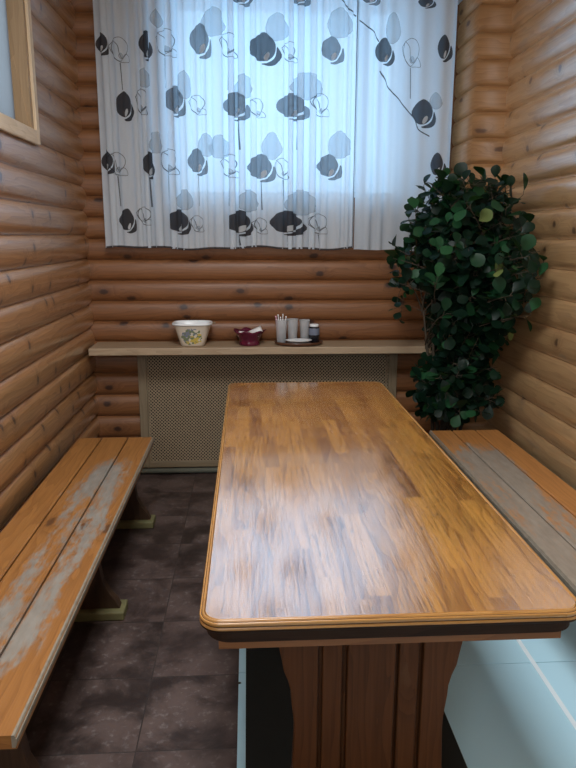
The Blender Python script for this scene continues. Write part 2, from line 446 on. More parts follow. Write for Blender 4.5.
# ------------------------------------------------------------------ mesh helpers
class MB:
    def __init__(self):
        self.v, self.f, self.uv, self.mi, self.sm = [], [], [], [], []

    def face(self, pts, uvs=None, mi=0, smooth=False):
        i = len(self.v)
        self.v += [tuple(p) for p in pts]
        self.f.append(tuple(range(i, i + len(pts))))
        self.uv.append(uvs or [(0, 0)] * len(pts))
        self.mi.append(mi)
        self.sm.append(smooth)

    def grid(self, P, UV=None, mi=0, smooth=True, flip=False):
        """P[i][j] points shared between faces"""
        i0 = len(self.v)
        n, m = len(P), len(P[0])
        for row in P:
            self.v += [tuple(p) for p in row]
        for i in range(n - 1):
            for j in range(m - 1):
                q = [(i, j), (i, j + 1), (i + 1, j + 1), (i + 1, j)]
                if flip:
                    q.reverse()
                self.f.append(tuple(i0 + a * m + b for a, b in q))
                self.uv.append([UV[a][b] for a, b in q] if UV else [(0, 0)] * 4)
                self.mi.append(mi)
                self.sm.append(smooth)

    def box(self, lo, hi, grain='x', mi=0):
        """box with metre UVs, grain axis along u, random UV offset"""
        ru, rv = random.uniform(0, 40), random.uniform(0, 40)
        g = 'xyz'.index(grain)
        x0, y0, z0 = lo
        x1, y1, z1 = hi
        c = [(x0, y0, z0), (x1, y0, z0), (x1, y1, z0), (x0, y1, z0), (x0, y0, z1), (x1, y0, z1), (x1, y1, z1), (x0, y1, z1)]
        for k, q in enumerate(((3, 2, 1, 0), (4, 5, 6, 7), (0, 1, 5, 4), (2, 3, 7, 6), (1, 2, 6, 5), (3, 0, 4, 7))):
            pts = [c[i] for i in q]
            ax = [a for a in range(3) if max(p[a] for p in pts) - min(p[a] for p in pts) > 1e-9]
            if g in ax and len(ax) == 2:
                o = [a for a in ax if a != g][0]
                uvs = [(p[g] + ru, p[o] + rv + k * .3) for p in pts]
            else:
                a, b = (ax + [0, 1])[:2]
                uvs = [(p[a] * .3 + ru, p[b] + rv + 9) for p in pts]
            self.face(pts, uvs, mi)

    def prism(self, outline, axis, a0, a1, grain=1, mi=0, smooth_side=False):
        """extrude a 2D outline (list of (p,q)) along axis 'x','y' or 'z'"""
        ru, rv = random.uniform(0, 40), random.uniform(0, 40)

        def P(p, q, a):
            return {'x': (a, p, q), 'y': (p, a, q), 'z': (p, q, a)}[axis]
        n = len(outline)
        uvs = [((q if grain else p) + ru, (p if grain else q) + rv) for p, q in outline]
        self.face([P(p, q, a0) for p, q in outline], uvs, mi)
        self.face([P(p, q, a1) for p, q in reversed(outline)], uvs[::-1], mi)
        L = 0
        for i in range(n):
            (p, q), (p2, q2) = outline[i], outline[(i + 1) % n]
            l = math.hypot(p2 - p, q2 - q)
            self.face([P(p, q, a0), P(p, q, a1), P(p2, q2, a1), P(p2, q2, a0)],
                      [(L + ru, rv), (L + ru, rv + abs(a1 - a0)), (L + l + ru, rv + abs(a1 - a0)), (L + l + ru, rv)], mi, smooth_side)
            L += l

    def tube(self, pts, rad, n=8, mi=0, cap=True):
        pts = [Vector(p) for p in pts]
        rows = []
        for i, p in enumerate(pts):
            d = (pts[min(i + 1, len(pts) - 1)] - pts[max(i - 1, 0)]).normalized()
            a = d.orthogonal().normalized() if i == 0 else (rows_a - d * rows_a.dot(d)).normalized()
            rows_a = a
            b = d.cross(a)
            r = rad[i] if isinstance(rad, (list, tuple)) else rad
            rows.append([p + (a * math.cos(2 * PI * k / n) + b * math.sin(2 * PI * k / n)) * r for k in range(n + 1)])
        self.grid(rows, None, mi)
        if cap:
            self.face(rows[0][:-1][::-1], None, mi)
            self.face(rows[-1][:-1], None, mi)

    def lathe(self, prof, c=(0, 0, 0), n=32, mi=0, sx=1.0, sy=1.0, fn=None):
        rows = []
        for r, z in prof:
            row = []
            for k in range(n + 1):
                a = 2 * PI * (k % n) / n
                rr, zz = (r, z) if fn is None else fn(r, z, a)
                row.append((c[0] + rr * math.cos(a) * sx, c[1] + rr * math.sin(a) * sy, c[2] + zz))
            rows.append(row)
        self.grid(rows, None, mi, True, flip=True)

    def build(self, name, mats, parent=None, bevel=0.0, weld=True, recalc=True):
        if not isinstance(mats, (list, tuple)):
            mats = [mats]
        off = Vector((0, 0, 0))
        q = parent
        while q is not None:
            off += q.location
            q = q.parent
        me = bpy.data.meshes.new(name)
        me.from_pydata([(Vector(v) - off)[:] for v in self.v], [], self.f)
        uvl = me.uv_layers.new(name='UVMap')
        k = 0
        for fi, f in enumerate(self.f):
            for j in range(len(f)):
                uvl.data[k].uv = self.uv[fi][j]
                k += 1
            me.polygons[fi].material_index = self.mi[fi]
            me.polygons[fi].use_smooth = self.sm[fi]
        for m in mats:
            me.materials.append(m)
        if weld:
            bm = bmesh.new()
            bm.from_mesh(me)
            bmesh.ops.remove_doubles(bm, verts=bm.verts, dist=1e-5)
            if recalc:
                bmesh.ops.recalc_face_normals(bm, faces=bm.faces)
            bm.to_mesh(me)
            bm.free()
        o = bpy.data.objects.new(name, me)
        COL.objects.link(o)
        if parent is not None:
            o.parent = parent
        if bevel:
            b = o.modifiers.new('bevel', 'BEVEL')
            b.width = bevel
            b.segments = 2
            b.limit_method = 'ANGLE'
            b.angle_limit = R(40)
        return o


def tag(o, label, cat, group=None):
    o['label'] = label
    o['category'] = cat
    if group:
        o['group'] = group
    return o


def thing(name, label, cat, loc, group=None):
    o = bpy.data.objects.new(name, None)
    COL.objects.link(o)
    o.location = loc
    o.empty_display_size = 0.1
    return tag(o, label, cat, group)


def struct(o):
    o['kind'] = 'structure'
    return o


def recentre(o, loc):
    """give a single-mesh thing its origin at its base"""
    loc = Vector(loc)
    o.data.transform(Matrix.Translation(-loc))
    o.location = loc
    return o


# ------------------------------------------------------------------ room shell
XL, XR, YB, YN, ZC = -0.95, 1.465, 4.07, -1.35, 2.88
BULGE = 0.030


def log_prof(n=14, e=2.8, g=0.70):
    """half-log cladding profile: (t along height, bulge)"""
    return [(t, (max(0.0, 1 - abs(2 * t - 1) ** e)) ** g) for t in [0.5 - 0.5 * math.cos(PI * i / n) for i in range(n + 1)]]


PROF = log_prof()
PROF_FLAT = log_prof(16, 6.0, 0.9)


def log_row(mb, path, normals, z0, z1, bulge=BULGE, prof=None):
    """one log along a plan path; normals are the (mitred) offset directions at each path point"""
    segs = [(path[i], path[i + 1], normals[i], normals[i + 1]) for i in range(len(path) - 1)]
    for a, b, na, nb in segs:
        ru, rv = random.uniform(0, 60), random.uniform(0, 60)
        L = math.hypot(b[0] - a[0], b[1] - a[1])
        rows, uvr = [], []
        arc = 0
        pz, pb = z0, 0
        for t, h in prof or PROF:
            z = z0 + (z1 - z0) * t
            bb = h * bulge
            arc += math.hypot(z - pz, bb - pb)
            pz, pb = z, bb
            rows.append([(a[0] + na[0] * bb, a[1] + na[1] * bb, z), (b[0] + nb[0] * bb, b[1] + nb[1] * bb, z)])
            uvr.append([(ru, rv + arc), (ru + L, rv + arc)])
        mb.grid(rows, uvr)


def zs(phase, pitch, lo, hi):
    k = math.floor((lo - phase) / pitch + 0.001)
    out = []
    while phase + pitch * k < hi - 1e-6:
        a, b = phase + pitch * k, phase + pitch * (k + 1)
        out.append((max(a, lo), min(b, hi)))
        k += 1
    return [(a, b) for a, b in out if b - a > 0.01]


# left wall with an opening for a side window
LW = (2.10, 3.16, 1.855, 2.671)   # y0,y1,z0,z1 of the opening
mb = MB()
for a, b in zs(0.087, 0.136, 0, ZC):
    if a > LW[2] - .01 and b < LW[3] + .01:
        spans = [(YN, LW[0]), (LW[1], YB)]
    else:
        spans = [(YN, YB)]
    for s, e in spans:
        log_row(mb, [(XL, s), (XL, e)], [(1, 0), (1, 0)], a, b)
mb.box((XL - .12, YN, 0), (XL - .001, LW[0], ZC))
mb.box((XL - .12, LW[1], 0), (XL - .001, YB + .4, ZC))
mb.box((XL - .12, LW[0], 0), (XL - .001, LW[1], LW[2]))
mb.box((XL - .12, LW[0], LW[3]), (XL - .001, LW[1], ZC))
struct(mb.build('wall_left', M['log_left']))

# right wall
mb = MB()
for a, b in zs(0.053, 0.138, 0, ZC):
    log_row(mb, [(XR, YB), (XR, YN)], [(-1, 0), (-1, 0)], a, b)
mb.box((XR + .001, YN, 0), (XR + .12, YB + .4, ZC))
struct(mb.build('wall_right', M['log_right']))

# back wall: logs with a window opening above and a radiator recess below the shelf
WX0, WX1, WZ0, WZ1 = -0.45, 0.97, 1.645, 2.78
RX0, RX1, RZ1 = -0.64, 0.885, 0.745
mb = MB()
for a, b in zs(0.822, 0.1205, 0.76, ZC):
    spans = [(XL, XR)]
    if b > WZ0 + .03 and a < WZ1 - .03:
        spans = [(XL, WX0)]
    for s, e in spans:
        log_row(mb, [(s, YB), (e, YB)], [(0, -1), (0, -1)], a, b)
for a, b in zs(0.084, 0.1353, 0, 0.76):
    for s, e in ((XL, RX0), (RX1, XR)):
        log_row(mb, [(s, YB), (e, YB)], [(0, -1), (0, -1)], a, b)
TH = 0.32
mb.box((XL, YB + .001, WZ1), (XR, YB + TH, ZC))
mb.box((XL, YB + .001, RZ1), (XR, YB + TH, WZ0))
mb.box((XL, YB + .001, WZ0), (WX0, YB + TH, WZ1))
mb.box((WX1, YB + .20, WZ0), (XR, YB + TH, WZ1))
mb.box((XL, YB + .001, 0), (RX0, YB + TH, RZ1))
mb.box((RX1, YB + .001, 0), (XR, YB + TH, RZ1))
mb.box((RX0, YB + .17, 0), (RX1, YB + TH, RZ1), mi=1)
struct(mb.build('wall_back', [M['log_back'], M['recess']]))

# boxed-out log pillar in the right back corner
mb = MB()
PX, PY = 1.272, 3.910
for a, b in zs(0.060, 0.1373, 0, ZC):
    log_row(mb, [(PX, YB + .20), (PX, PY), (XR - .002, PY)], [(-1, 0), (-1, -1), (0, -1)], a, b, 0.017, PROF_FLAT)
struct(mb.build('wall_pillar', M['log_pillar']))

# wall behind the camera, ceiling and floor
mb = MB()
for a, b in zs(0.08, 0.1357, 0, ZC):
    log_row(mb, [(XR, YN), (XL, YN)], [(0, 1), (0, 1)], a, b)
mb.box((XL - .12, YN - .12, 0), (XR + .12, YN - .001, ZC))
struct(mb.build('wall_front', M['log_right']))
mb = MB()
n = 24
for i in range(n):
    w = (XR - XL) / n
    mb.box((XL + i * w, YN, ZC), (XL + (i + 1) * w - .003, YB, ZC + .02), 'y')
mb.box((XL - .12, YN - .12, ZC + .02), (XR + .12, YB + .4, ZC + .05))
struct(mb.build('ceiling', M['ceiling']))
FX = -0.045
mb = MB()
mb.box((XL - .12, YN - .12, -.1), (FX, YB + .4, 0))
mb.box((FX, YN - .12, -.1), (XR + .12, YB + .4, -.012))
struct(mb.build('floor', M['floor']))
mb = MB()
TX, TYc, TY0 = 0.978, 2.018, 3.30
g = .0016
for (xa, xb) in ((FX + .0005, TX - .008), (TX + .008, XR - .002)):
    for k in range(-6, 3):
        ya, yb = TYc + k * .6, TYc + (k + 1) * .6
        ya, yb = max(ya, YN), min(yb, TY0)
        if yb - ya > .05:
            mb.box((xa, ya + g, -.012), (xb, yb - g, 0.0))
mb.box((TX - .008, YN, -.012), (TX + .008, TY0, 0.0015), mi=1)
mb.box((FX + .0005, TY0, -.012), (XR - .002, YB, -.001), mi=2)
struct(mb.build('floor', [M['white_tile'], M['tile_trim'], M['floor']], bevel=.001))

# back window
w1 = thing('window_1', '', '', (0.26, YB + .14, WZ0))
for kk in ('label', 'category'):
    del w1[kk]
struct(w1)
mb = MB()
fy0, fy1 = YB + .20, YB + .26
mb.box((WX0, fy0, WZ0), (WX0 + .06, fy1, WZ1), 'z')
mb.box((WX1 - .06, fy0, WZ0), (WX1, fy1, WZ1), 'z')
mb.box((WX0 + .06, fy0, WZ0), (WX1 - .06, fy1, WZ0 + .06))
mb.box((WX0 + .06, fy0, WZ1 - .06), (WX1 - .06, fy1, WZ1))
mb.box((0.66, fy0, WZ0 + .06), (0.73, fy1, WZ1 - .06), 'z')
mb.build('window_frame', M['pvc'], w1, bevel=.004)
for xa, xb in ((WX0 + .06, 0.66), (0.73, WX1 - .06)):
    mb = MB()
    mb.box((xa, fy0 + .026, WZ0 + .06), (xb, fy0 + .032, WZ1 - .06))
    mb.build('window_pane', M['pane'], w1)
mb = MB()
mb.box((WX0, YB - .01, WZ0 - .001), (1.25, fy0, WZ0 + .012))
mb.build('window_sill', M['pvc'], w1, bevel=.003)
mb = MB()
mb.box((WX0 - .001, YB + .002, WZ0 + .012), (WX0 + .008, fy0, WZ1), 'z')
mb.box((WX0 + .008, YB + .002, WZ1 - .008), (1.25, fy0, WZ1 + .001), 'x')
mb.build('window_reveal', M['pvc'], w1)

# side window in the left wall
w2 = thing('window_2', '', '', (XL, 2.65, LW[2]))
for kk in ('label', 'category'):
    del w2[kk]
struct(w2)
y0, y1, z0, z1 = LW
mb = MB()
xc0, xc1 = XL + .005, XL + .042
mb.box((xc0, y0 - .045, z0 - .022), (xc1, y0 + .012, z1 + .045), 'z')
mb.box((xc0, y1 - .012, z0 - .022), (xc1, y1 + .028, z1 + .045), 'z')
mb.box((xc0, y0 + .012, z0 - .022), (xc1, y1 - .012, z0 + .036), 'y')
mb.box((xc0, y0 + .012, z1 - .012), (xc1, y1 - .012, z1 + .045), 'y')
mb.build('window_casing', M['casing'], w2, bevel=.004)
mb = MB()
mb.box((XL - .11, y1 - .040, z0), (XL + .03, y1 - .012, z1), 'z')
mb.box((XL - .11, y0, z0), (XL + .03, y0 + .045, z1), 'z')
mb.box((XL - .11, y0 + .045, z0), (XL + .03, y1 - .040, z0 + .03), 'y')
mb.box((XL - .11, y0 + .045, z1 - .03), (XL + .03, y1 - .040, z1), 'y')
mb.build('window_jamb', M['reveal'], w2, bevel=.003)
mb = MB()
mb.box((XL - .045, y0 + .045, z0 + .03), (XL - .039, y1 - .040, z1 - .03), 'y')
mb.build('window_pane', M['frosted'], w2)

# floor-level trim under the radiator screen
mb = MB()
mb.box((-0.80, YB - .075, 0.0), (0.93, YB - .045, 0.022))
struct(mb.build('trim_1', M['lat_frame'], bevel=.003))

# ------------------------------------------------------------------ radiator screen, shelf and pipe
t = thing('radiator_screen', 'diamond lattice wooden radiator screen set under the long wall shelf', 'radiator screen', (0.12, YB - .03, 0.03))
mb = MB()
ly0, ly1 = YB - .045, YB - .018
mb.box((RX0 - .03, ly0, 0.03), (RX0 + .02, ly1, RZ1 + .01), 'z')
mb.box((RX1 - .02, ly0, 0.03), (RX1 + .03, ly1, RZ1 + .01), 'z')
mb.box((RX0 + .02, ly0, RZ1 - .012), (RX1 - .02, ly1, RZ1 + .01), 'x')
mb.box((RX0 + .02, ly0, 0.03), (RX1 - .02, ly1, 0.065), 'x')
mb.build('screen_frame', M['lat_frame'], t, bevel=.003)
mb = MB()
ax0, ax1, az0, az1 = RX0 + .015, RX1 - .015, 0.06, RZ1 - .008
pitch, wd = 0.0206, 0.0044


def clipstrip(c, sgn):
    """strip along direction (1,sgn)/sqrt2, centre line x - sgn*z = c"""
    pts = []
    lo, hi = max(ax0, (c + (az0 if sgn > 0 else -az1))), min(ax1, (c + (az1 if sgn > 0 else -az0)))
    if hi - lo < .01:
        return None
    return (lo, sgn * (lo - c)), (hi, sgn * (hi - c))


for sgn, yy in ((1, ly0 + .0165), (-1, ly0 + .0115)):
    c = ax0 - az1 - 1
    while c < ax1 + az1 + 1:
        q = clipstrip(c, sgn)
        c += pitch
        if not q:
            continue
        (xa, za), (xb, zb) = q
        ox, oz = -sgn * wd / 2 * .7071, wd / 2 * .7071
        y1_ = yy + .0044
        a, b, c1, d = (xa + ox, za + oz), (xa - ox, za - oz), (xb - ox, zb - oz), (xb + ox, zb + oz)
        mb.face([(a[0], yy, a[1]), (b[0], yy, b[1]), (c1[0], yy, c1[1]), (d[0], yy, d[1])])
        mb.face([(b[0], yy, b[1]), (b[0], y1_, b[1]), (c1[0], y1_, c1[1]), (c1[0], yy, c1[1])])
        mb.face([(d[0], yy, d[1]), (d[0], y1_, d[1]), (a[0], y1_, a[1]), (a[0], yy, a[1])])
        mb.face([(d[0], y1_, d[1]), (c1[0], y1_, c1[1]), (b[0], y1_, b[1]), (a[0], y1_, a[1])])
mb.build('lattice', M['lattice'], t)

mb = MB()
mb.box((XL + .043, 3.815, 0.776), (1.16, YB - .004, 0.818), 'x')
tag(recentre(mb.build('wall_shelf', M['shelf'], bevel=.004), (0.1, 3.94, .776)), 'long pale wooden shelf on the back wall holding the bowl and tray', 'shelf')
mb = MB()
mb.tube([(-0.80, YB - .09, .022), (0.93, YB - .09, .022)], .016, 12)
mb.box((-0.70, YB - .10, 0), (-0.68, YB - .08, .014))
mb.box((0.80, YB - .10, 0), (0.82, YB - .08, .014))
tag(recentre(mb.build('heating_pipe', M['pipe']), (0.06, YB - .09, 0)), 'grey green heating pipe along the floor under the radiator screen', 'pipe')

# ------------------------------------------------------------------ curtains
DARK = [(-0.766, 2.443, 0.061, 0.121), (-0.533, 2.442, 0.061, 0.157), (-0.66, 2.133, 0.091, 0.157), (0.105, 2.433, 0.163, 0.17), (-0.767, 1.841, 0.061, 0.133), (-0.538, 1.827, 0.061, 0.151), (-0.673, 1.524, 0.091, 0.139), (-0.382, 1.519, 0.115, 0.145), (-0.036, 1.515, 0.133, 0.151), (0.232, 1.516, 0.194, 0.145)]
DARK_R = [(0.988, 2.688, 0.091, 0.061), (1.1, 2.461, 0.073, 0.145), (0.999, 2.118, 0.133, 0.157), (1.093, 1.841, 0.085, 0.145), (0.767, 2.435, 0.103, 0.145)]
MID = [(-0.383, 2.162, 0.097, 0.17), (-0.24, 2.467, 0.109, 0.182), (-0.051, 2.141, 0.133, 0.157), (0.258, 2.14, 0.17, 0.145), (0.475, 2.435, 0.121, 0.145), (-0.017, 2.701, 0.109, 0.121), (0.293, 2.708, 0.109, 0.121), (-0.272, 1.845, 0.103, 0.151), (0.085, 1.816, 0.151, 0.157), (0.469, 1.825, 0.133, 0.145)]
MID_R = [(0.68, 2.714, 0.10, 0.10)]
LIGHT = [(-0.475, 2.575, 0.054, 0.103), (-0.337, 2.245, 0.073, 0.157), (-0.173, 2.562, 0.121, 0.157), (0.17, 2.544, 0.121, 0.151), (-0.011, 2.244, 0.091, 0.133), (0.335, 2.25, 0.17, 0.151), (0.511, 2.57, 0.133, 0.163), (-0.5, 1.943, 0.073, 0.121), (-0.35, 1.64, 0.085, 0.121), (-0.225, 1.936, 0.085, 0.133), (-0.151, 1.926, 0.109, 0.133), (0.141, 1.934, 0.103, 0.157), (0.01, 1.637, 0.103, 0.133), (0.306, 1.627, 0.17, 0.151), (0.522, 1.943, 0.125, 0.157), (-0.551, 2.277, 0.048, 0.109)]
LIGHT_R = [(0.807, 2.556, 0.079, 0.17), (1.064, 2.187, 0.073, 0.097)]
OUTL = [(-0.678, 2.415, 0.121, 0.133, 2.214), (-0.432, 2.453, 0.133, 0.145, 2.228), (-0.573, 2.155, 0.073, 0.145, 0), (-0.269, 2.143, 0.109, 0.109, 0), (-0.1, 2.449, 0.109, 0.133, 2.223), (0.235, 2.42, 0.097, 0.109, 0), (0.059, 2.132, 0.097, 0.109, 0), (0.408, 2.152, 0.109, 0.133, 0), (-0.719, 1.831, 0.121, 0.133, 1.605), (-0.432, 1.844, 0.109, 0.145, 1.607), (-0.582, 1.551, 0.085, 0.109, 0), (-0.286, 1.509, 0.097, 0.097, 0), (-0.1, 1.825, 0.121, 0.133, 1.609), (0.197, 1.812, 0.097, 0.121, 1.605), (0.072, 1.499, 0.097, 0.097, 0), (0.405, 1.511, 0.121, 0.121, 1.40)]
OUTL_R = [(0.912, 2.432, 0.121, 0.157, 2.196)]
STEMS = [(-0.54, 1.758, 1.601), (-0.274, 1.77, 1.608), (0.084, 1.741, 1.588), (-0.037, 1.443, 1.39), (0.232, 1.444, 1.39), (0.286, 2.073, 1.914), (-0.035, 2.069, 1.911)]
WAVY_R = [[(0.615, 2.60), (0.653, 2.573), (0.709, 2.524), (0.732, 2.489)], [(0.743, 2.338), (0.784, 2.261), (0.872, 2.169), (0.949, 2.086), (0.969, 2.033), (1.033, 1.997)], [(1.063, 1.868), (1.102, 1.786), (1.138, 1.759)]]
WAVY_L = [[(0.52, 2.683), (0.575, 2.626), (0.598, 2.608)]]

PETAL_A = [(-1, .05), (-.82, .45), (-.5, .78), (-.12, 1), (.12, .93), (.38, .72), (.60, .38), (.66, .10), (.58, -.22), (.40, -.50), (.15, -.70), (-.2, -.74), (-.5, -.66), (-.82, -.34)]
PETAL_B = [(.74, .22), (.90, -.05), (1, -.42), (.86, -.78), (.48, -.97), (.05, -1), (-.25, -.88), (.12, -.82), (.46, -.62), (.66, -.32)]
BLOB = [(-1, -.2), (-.88, .3), (-.55, .75), (-.05, 1), (.35, .9), (.70, .5), (.86, .1), (1, -.3), (.7, -.75), (.2, -.95), (-.4, -.9), (-.8, -.65)]
LOOP1 = [(-.85, .35), (-.5, .8), (0, 1), (.45, .85), (.75, .4), (.7, -.1), (.4, -.55), (0, -.95), (-.45, -.5), (-.75, -.05), (-.85, .35)]
LOOP2 = [(-.55, .75), (-.75, .2), (-.5, -.5), (0, -.95), (.5, -.9), (1, -.95), (.85, -.5), (.55, -.2), (.2, -.75), (-.05, -.3), (-.1, .4), (-.5, .75)]


def make_fold(seed, x0, x1, lam, amp, ov=0.0075):
    rnd = random.Random(seed)
    ph = [rnd.uniform(0, 2 * PI) for _ in range(4)]

    def fold(x, z):
        """point on the cloth; x is the position across, z the height"""
        u = x - x0
        k = 2 * PI / lam
        warp = 0.9 * math.sin(k * 0.23 * u + ph[0]) + 0.6 * math.sin(k * 0.41 * u + ph[1])
        a = amp * (0.75 + 0.45 * math.sin(k * 0.17 * u + ph[2])) * (1.0 + 0.12 * math.sin(z * 2.2 + ph[3] + u))
        th = k * u + warp + 0.25 * math.sin(1.7 * z + ph[1] + 3 * u)
        xx = x - ov * math.sin(2 * th) * (a / amp)
        yy = a * math.sin(th)
        return Vector((xx, 3.955 + yy, z))
    return fold


def cloth_normal(fold, x, z):
    e = 0.001
    d = fold(x + e, z) - fold(x - e, z)
    n = Vector((d.y, -d.x, 0))
    return n.normalized() if n.length > 0 else Vector((0, -1, 0))


def chaikin(P):
    out = []
    for i in range(len(P)):
        (ax, az), (bx, bz) = P[i], P[(i + 1) % len(P)]
        out += [(ax * .75 + bx * .25, az * .75 + bz * .25), (ax * .25 + bx * .75, az * .25 + bz * .75)]
    return out


def half_clip(P, xc, sg):
    out = []
    for i in range(len(P)):
        a, b = P[i], P[(i + 1) % len(P)]
        da, db = sg * (a[0] - xc), sg * (b[0] - xc)
        if da >= 0:
            out.append(a)
        if (da > 0 > db) or (da < 0 < db):
            f = da / (da - db)
            out.append((xc, a[1] + (b[1] - a[1]) * f))
    return out


def poly_fill(mb, fold, poly, cx, cz, w, h, mi, off, x0, x1):
    """lay a printed shape on the cloth, cut into narrow upright strips that follow the folds"""
    P = [(cx + p * w * .56, cz + q * h / 2) for p, q in chaikin(poly)]
    xa, xb = max(min(p[0] for p in P), x0), min(max(p[0] for p in P), x1)
    if xb - xa < .004:
        return
    n = max(3, int((xb - xa) / .0035))
    for i in range(n):
        l, r = xa + (xb - xa) * i / n, xa + (xb - xa) * (i + 1) / n
        q = half_clip(half_clip(P, l, 1), r, -1)
        if len(q) < 3:
            continue
        # a crescent leaves several pieces in one strip: cut between them
        seg = sorted(set(round(z, 5) for _, z in q))
        mb.face([fold(x, z) + cloth_normal(fold, x, z) * off for x, z in q], None, mi, True)


def ribbon(mb, fold, pts, wd, mi, off, x0, x1, smooth=True):
    # resample
    Q = []
    for a, b in zip(pts, pts[1:]):
        n = max(1, int(math.hypot(b[0] - a[0], b[1] - a[1]) / .006))
        for i in range(n):
            Q.append((a[0] + (b[0] - a[0]) * i / n, a[1] + (b[1] - a[1]) * i / n))
    Q.append(pts[-1])
    if smooth:
        for _ in range(6):
            Q = [Q[0]] + [((Q[i - 1][0] + 2 * Q[i][0] + Q[i + 1][0]) / 4, (Q[i - 1][1] + 2 * Q[i][1] + Q[i + 1][1]) / 4) for i in range(1, len(Q) - 1)] + [Q[-1]]
    rows = []
    for i, (x, z) in enumerate(Q):
        a, b = Q[max(i - 1, 0)], Q[min(i + 1, len(Q) - 1)]
        d = math.hypot(b[0] - a[0], b[1] - a[1]) or 1
        nx, nz = -(b[1] - a[1]) / d * wd / 2, (b[0] - a[0]) / d * wd / 2
        row = []
        for s in (-1, 1):
            xx, zz = min(max(x + nx * s, x0), x1), z + nz * s
            row.append(fold(xx, zz) + cloth_normal(fold, xx, zz) * off)
        rows.append(row)
    mb.grid(rows, None, mi)


def curtain(name, label, x0, x1, zb, zt, fold, motifs, wavy, side_hem, bot_hem):
    mb = MB()
    nx, nz = int((x1 - x0) / .0035), 26

    def zbot(x):
        return zb + .006 * math.sin(9 * x + 1) + .004 * math.sin(23 * x)
    rows = []
    for j in range(nz + 1):
        rows.append([fold(x0 + (x1 - x0) * i / nx, zbot(x0 + (x1 - x0) * i / nx) + (zt - zbot(x0 + (x1 - x0) * i / nx)) * j / nz) for i in range(nx + 1)])
    mb.grid(rows)
    dk, md, lt, ol, st = motifs
    OFF = .0016
    for cx, cz, w, h in lt:
        poly_fill(mb, fold, BLOB, cx, cz, w, h, 3, OFF, x0, x1)
    for lst, mi in ((dk, 1), (md, 2)):
        for cx, cz, w, h in lst:
            poly_fill(mb, fold, PETAL_A, cx, cz, w, h, mi, OFF * 1.6, x0, x1)
            poly_fill(mb, fold, PETAL_B, cx, cz, w, h, mi, OFF * 1.6, x0, x1)
            poly_fill(mb, fold, [(math.cos(a) * .16 + .10 + .1 * math.sin(a), math.sin(a) * .27 - .42) for a in [2 * PI * k / 14 for k in range(14)]], cx, cz, w, h, 6, OFF * 2.4, x0, x1)
    for cx, cz, w, h, s in ol:
        for lp in (LOOP1, LOOP2):
            ribbon(mb, fold, [(cx + p * w / 2, cz + q * h / 2) for p, q in lp], .0026, 4, OFF * 2, x0, x1)
        poly_fill(mb, fold, [(math.cos(a) * .2 + .1, math.sin(a) * .26 - .45) for a in [2 * PI * k / 12 for k in range(12)]], cx, cz, w, h, 3, OFF * 1.3, x0, x1)
        if s:
            ribbon(mb, fold, [(cx, cz - h * .48), (cx + .006, s)], .0042, 4, OFF * 2, x0, x1)
    for cx, za, zb2 in st:
        ribbon(mb, fold, [(cx, za), (cx + .004, zb2)], .0045, 4, OFF * 2, x0, x1)
    for ln in wavy:
        ribbon(mb, fold, ln, .006, 1, OFF * 2, x0, x1)
    if side_hem:
        xs = x1 if side_hem > 0 else x0
        ribbon(mb, fold, [(xs - .003 * side_hem, zt - .02), (xs - .003 * side_hem, zb + .01)], .006, 4, OFF * 2, x0, x1, False)
    if bot_hem:
        pts = [(x0 + (x1 - x0) * i / 120, zbot(x0 + (x1 - x0) * i / 120) + .004) for i in range(121)]
        ribbon(mb, fold, pts, .010, 5, OFF * 2, x0, x1, False)
    o = mb.build(name, [M['sheer'], M['print_dark'], M['print_mid'], M['print_light'], M['print_line'], M['hem'], M['print_pale']], weld=False)
    recentre(o, ((x0 + x1) / 2, 3.955, zb))
    return tag(o, label, 'curtain')


ZT = 2.80
curtain('curtain', 'wide sheer white curtain printed with grey poppies across the window', -0.80, 0.615, 1.372, ZT,
        make_fold(3, -0.80, 0.615, 0.066, 0.018), (DARK, MID, LIGHT, OUTL, STEMS), WAVY_L, 1, True)
fr = make_fold(9, 0.60, 1.155, 0.09, 0.012, 0.002)


def fold_r(x, z):
    v = fr(x, z)
    v.y += 0.020
    return v


curtain('curtain', 'narrow sheer curtain panel with a wavy dark line beside the log pillar', 0.622, 1.165, 1.362, ZT,
        fold_r, (DARK_R, MID_R, LIGHT_R, OUTL_R, []), WAVY_R, 0, False)
mb = MB()
mb.box((-0.90, 3.93, ZT + .001), (1.22, 3.985, ZT + .03))
mb.box((-0.60, 3.94, ZT + .03), (-0.56, 3.975, ZC))
mb.box((0.80, 3.94, ZT + .03), (0.84, 3.975, ZC))
tag(recentre(mb.build('curtain_rail', M['rail']), (0.15, 3.955, ZT)), 'white ceiling rail carrying both sheer curtains', 'curtain rail')

# ------------------------------------------------------------------ table
TX0, TX1, TY0_, TY1_ = -0.099, 0.647, 1.122, 3.191
t = thing('dining_table', 'long glossy varnished wooden table with rounded corners between the benches', 'table', (0.274, 2.15, 0))


def rrect(x0, x1, y0, y1, r, n=8):
    out = []
    for cx, cy, a0 in ((x1 - r, y0 + r, -PI / 2), (x1 - r, y1 - r, 0), (x0 + r, y1 - r, PI / 2), (x0 + r, y0 + r, PI)):
        for k in range(n + 1):
            a = a0 + PI / 2 * k / n
            out.append((cx + r * math.cos(a), cy + r * math.sin(a)))
    return out


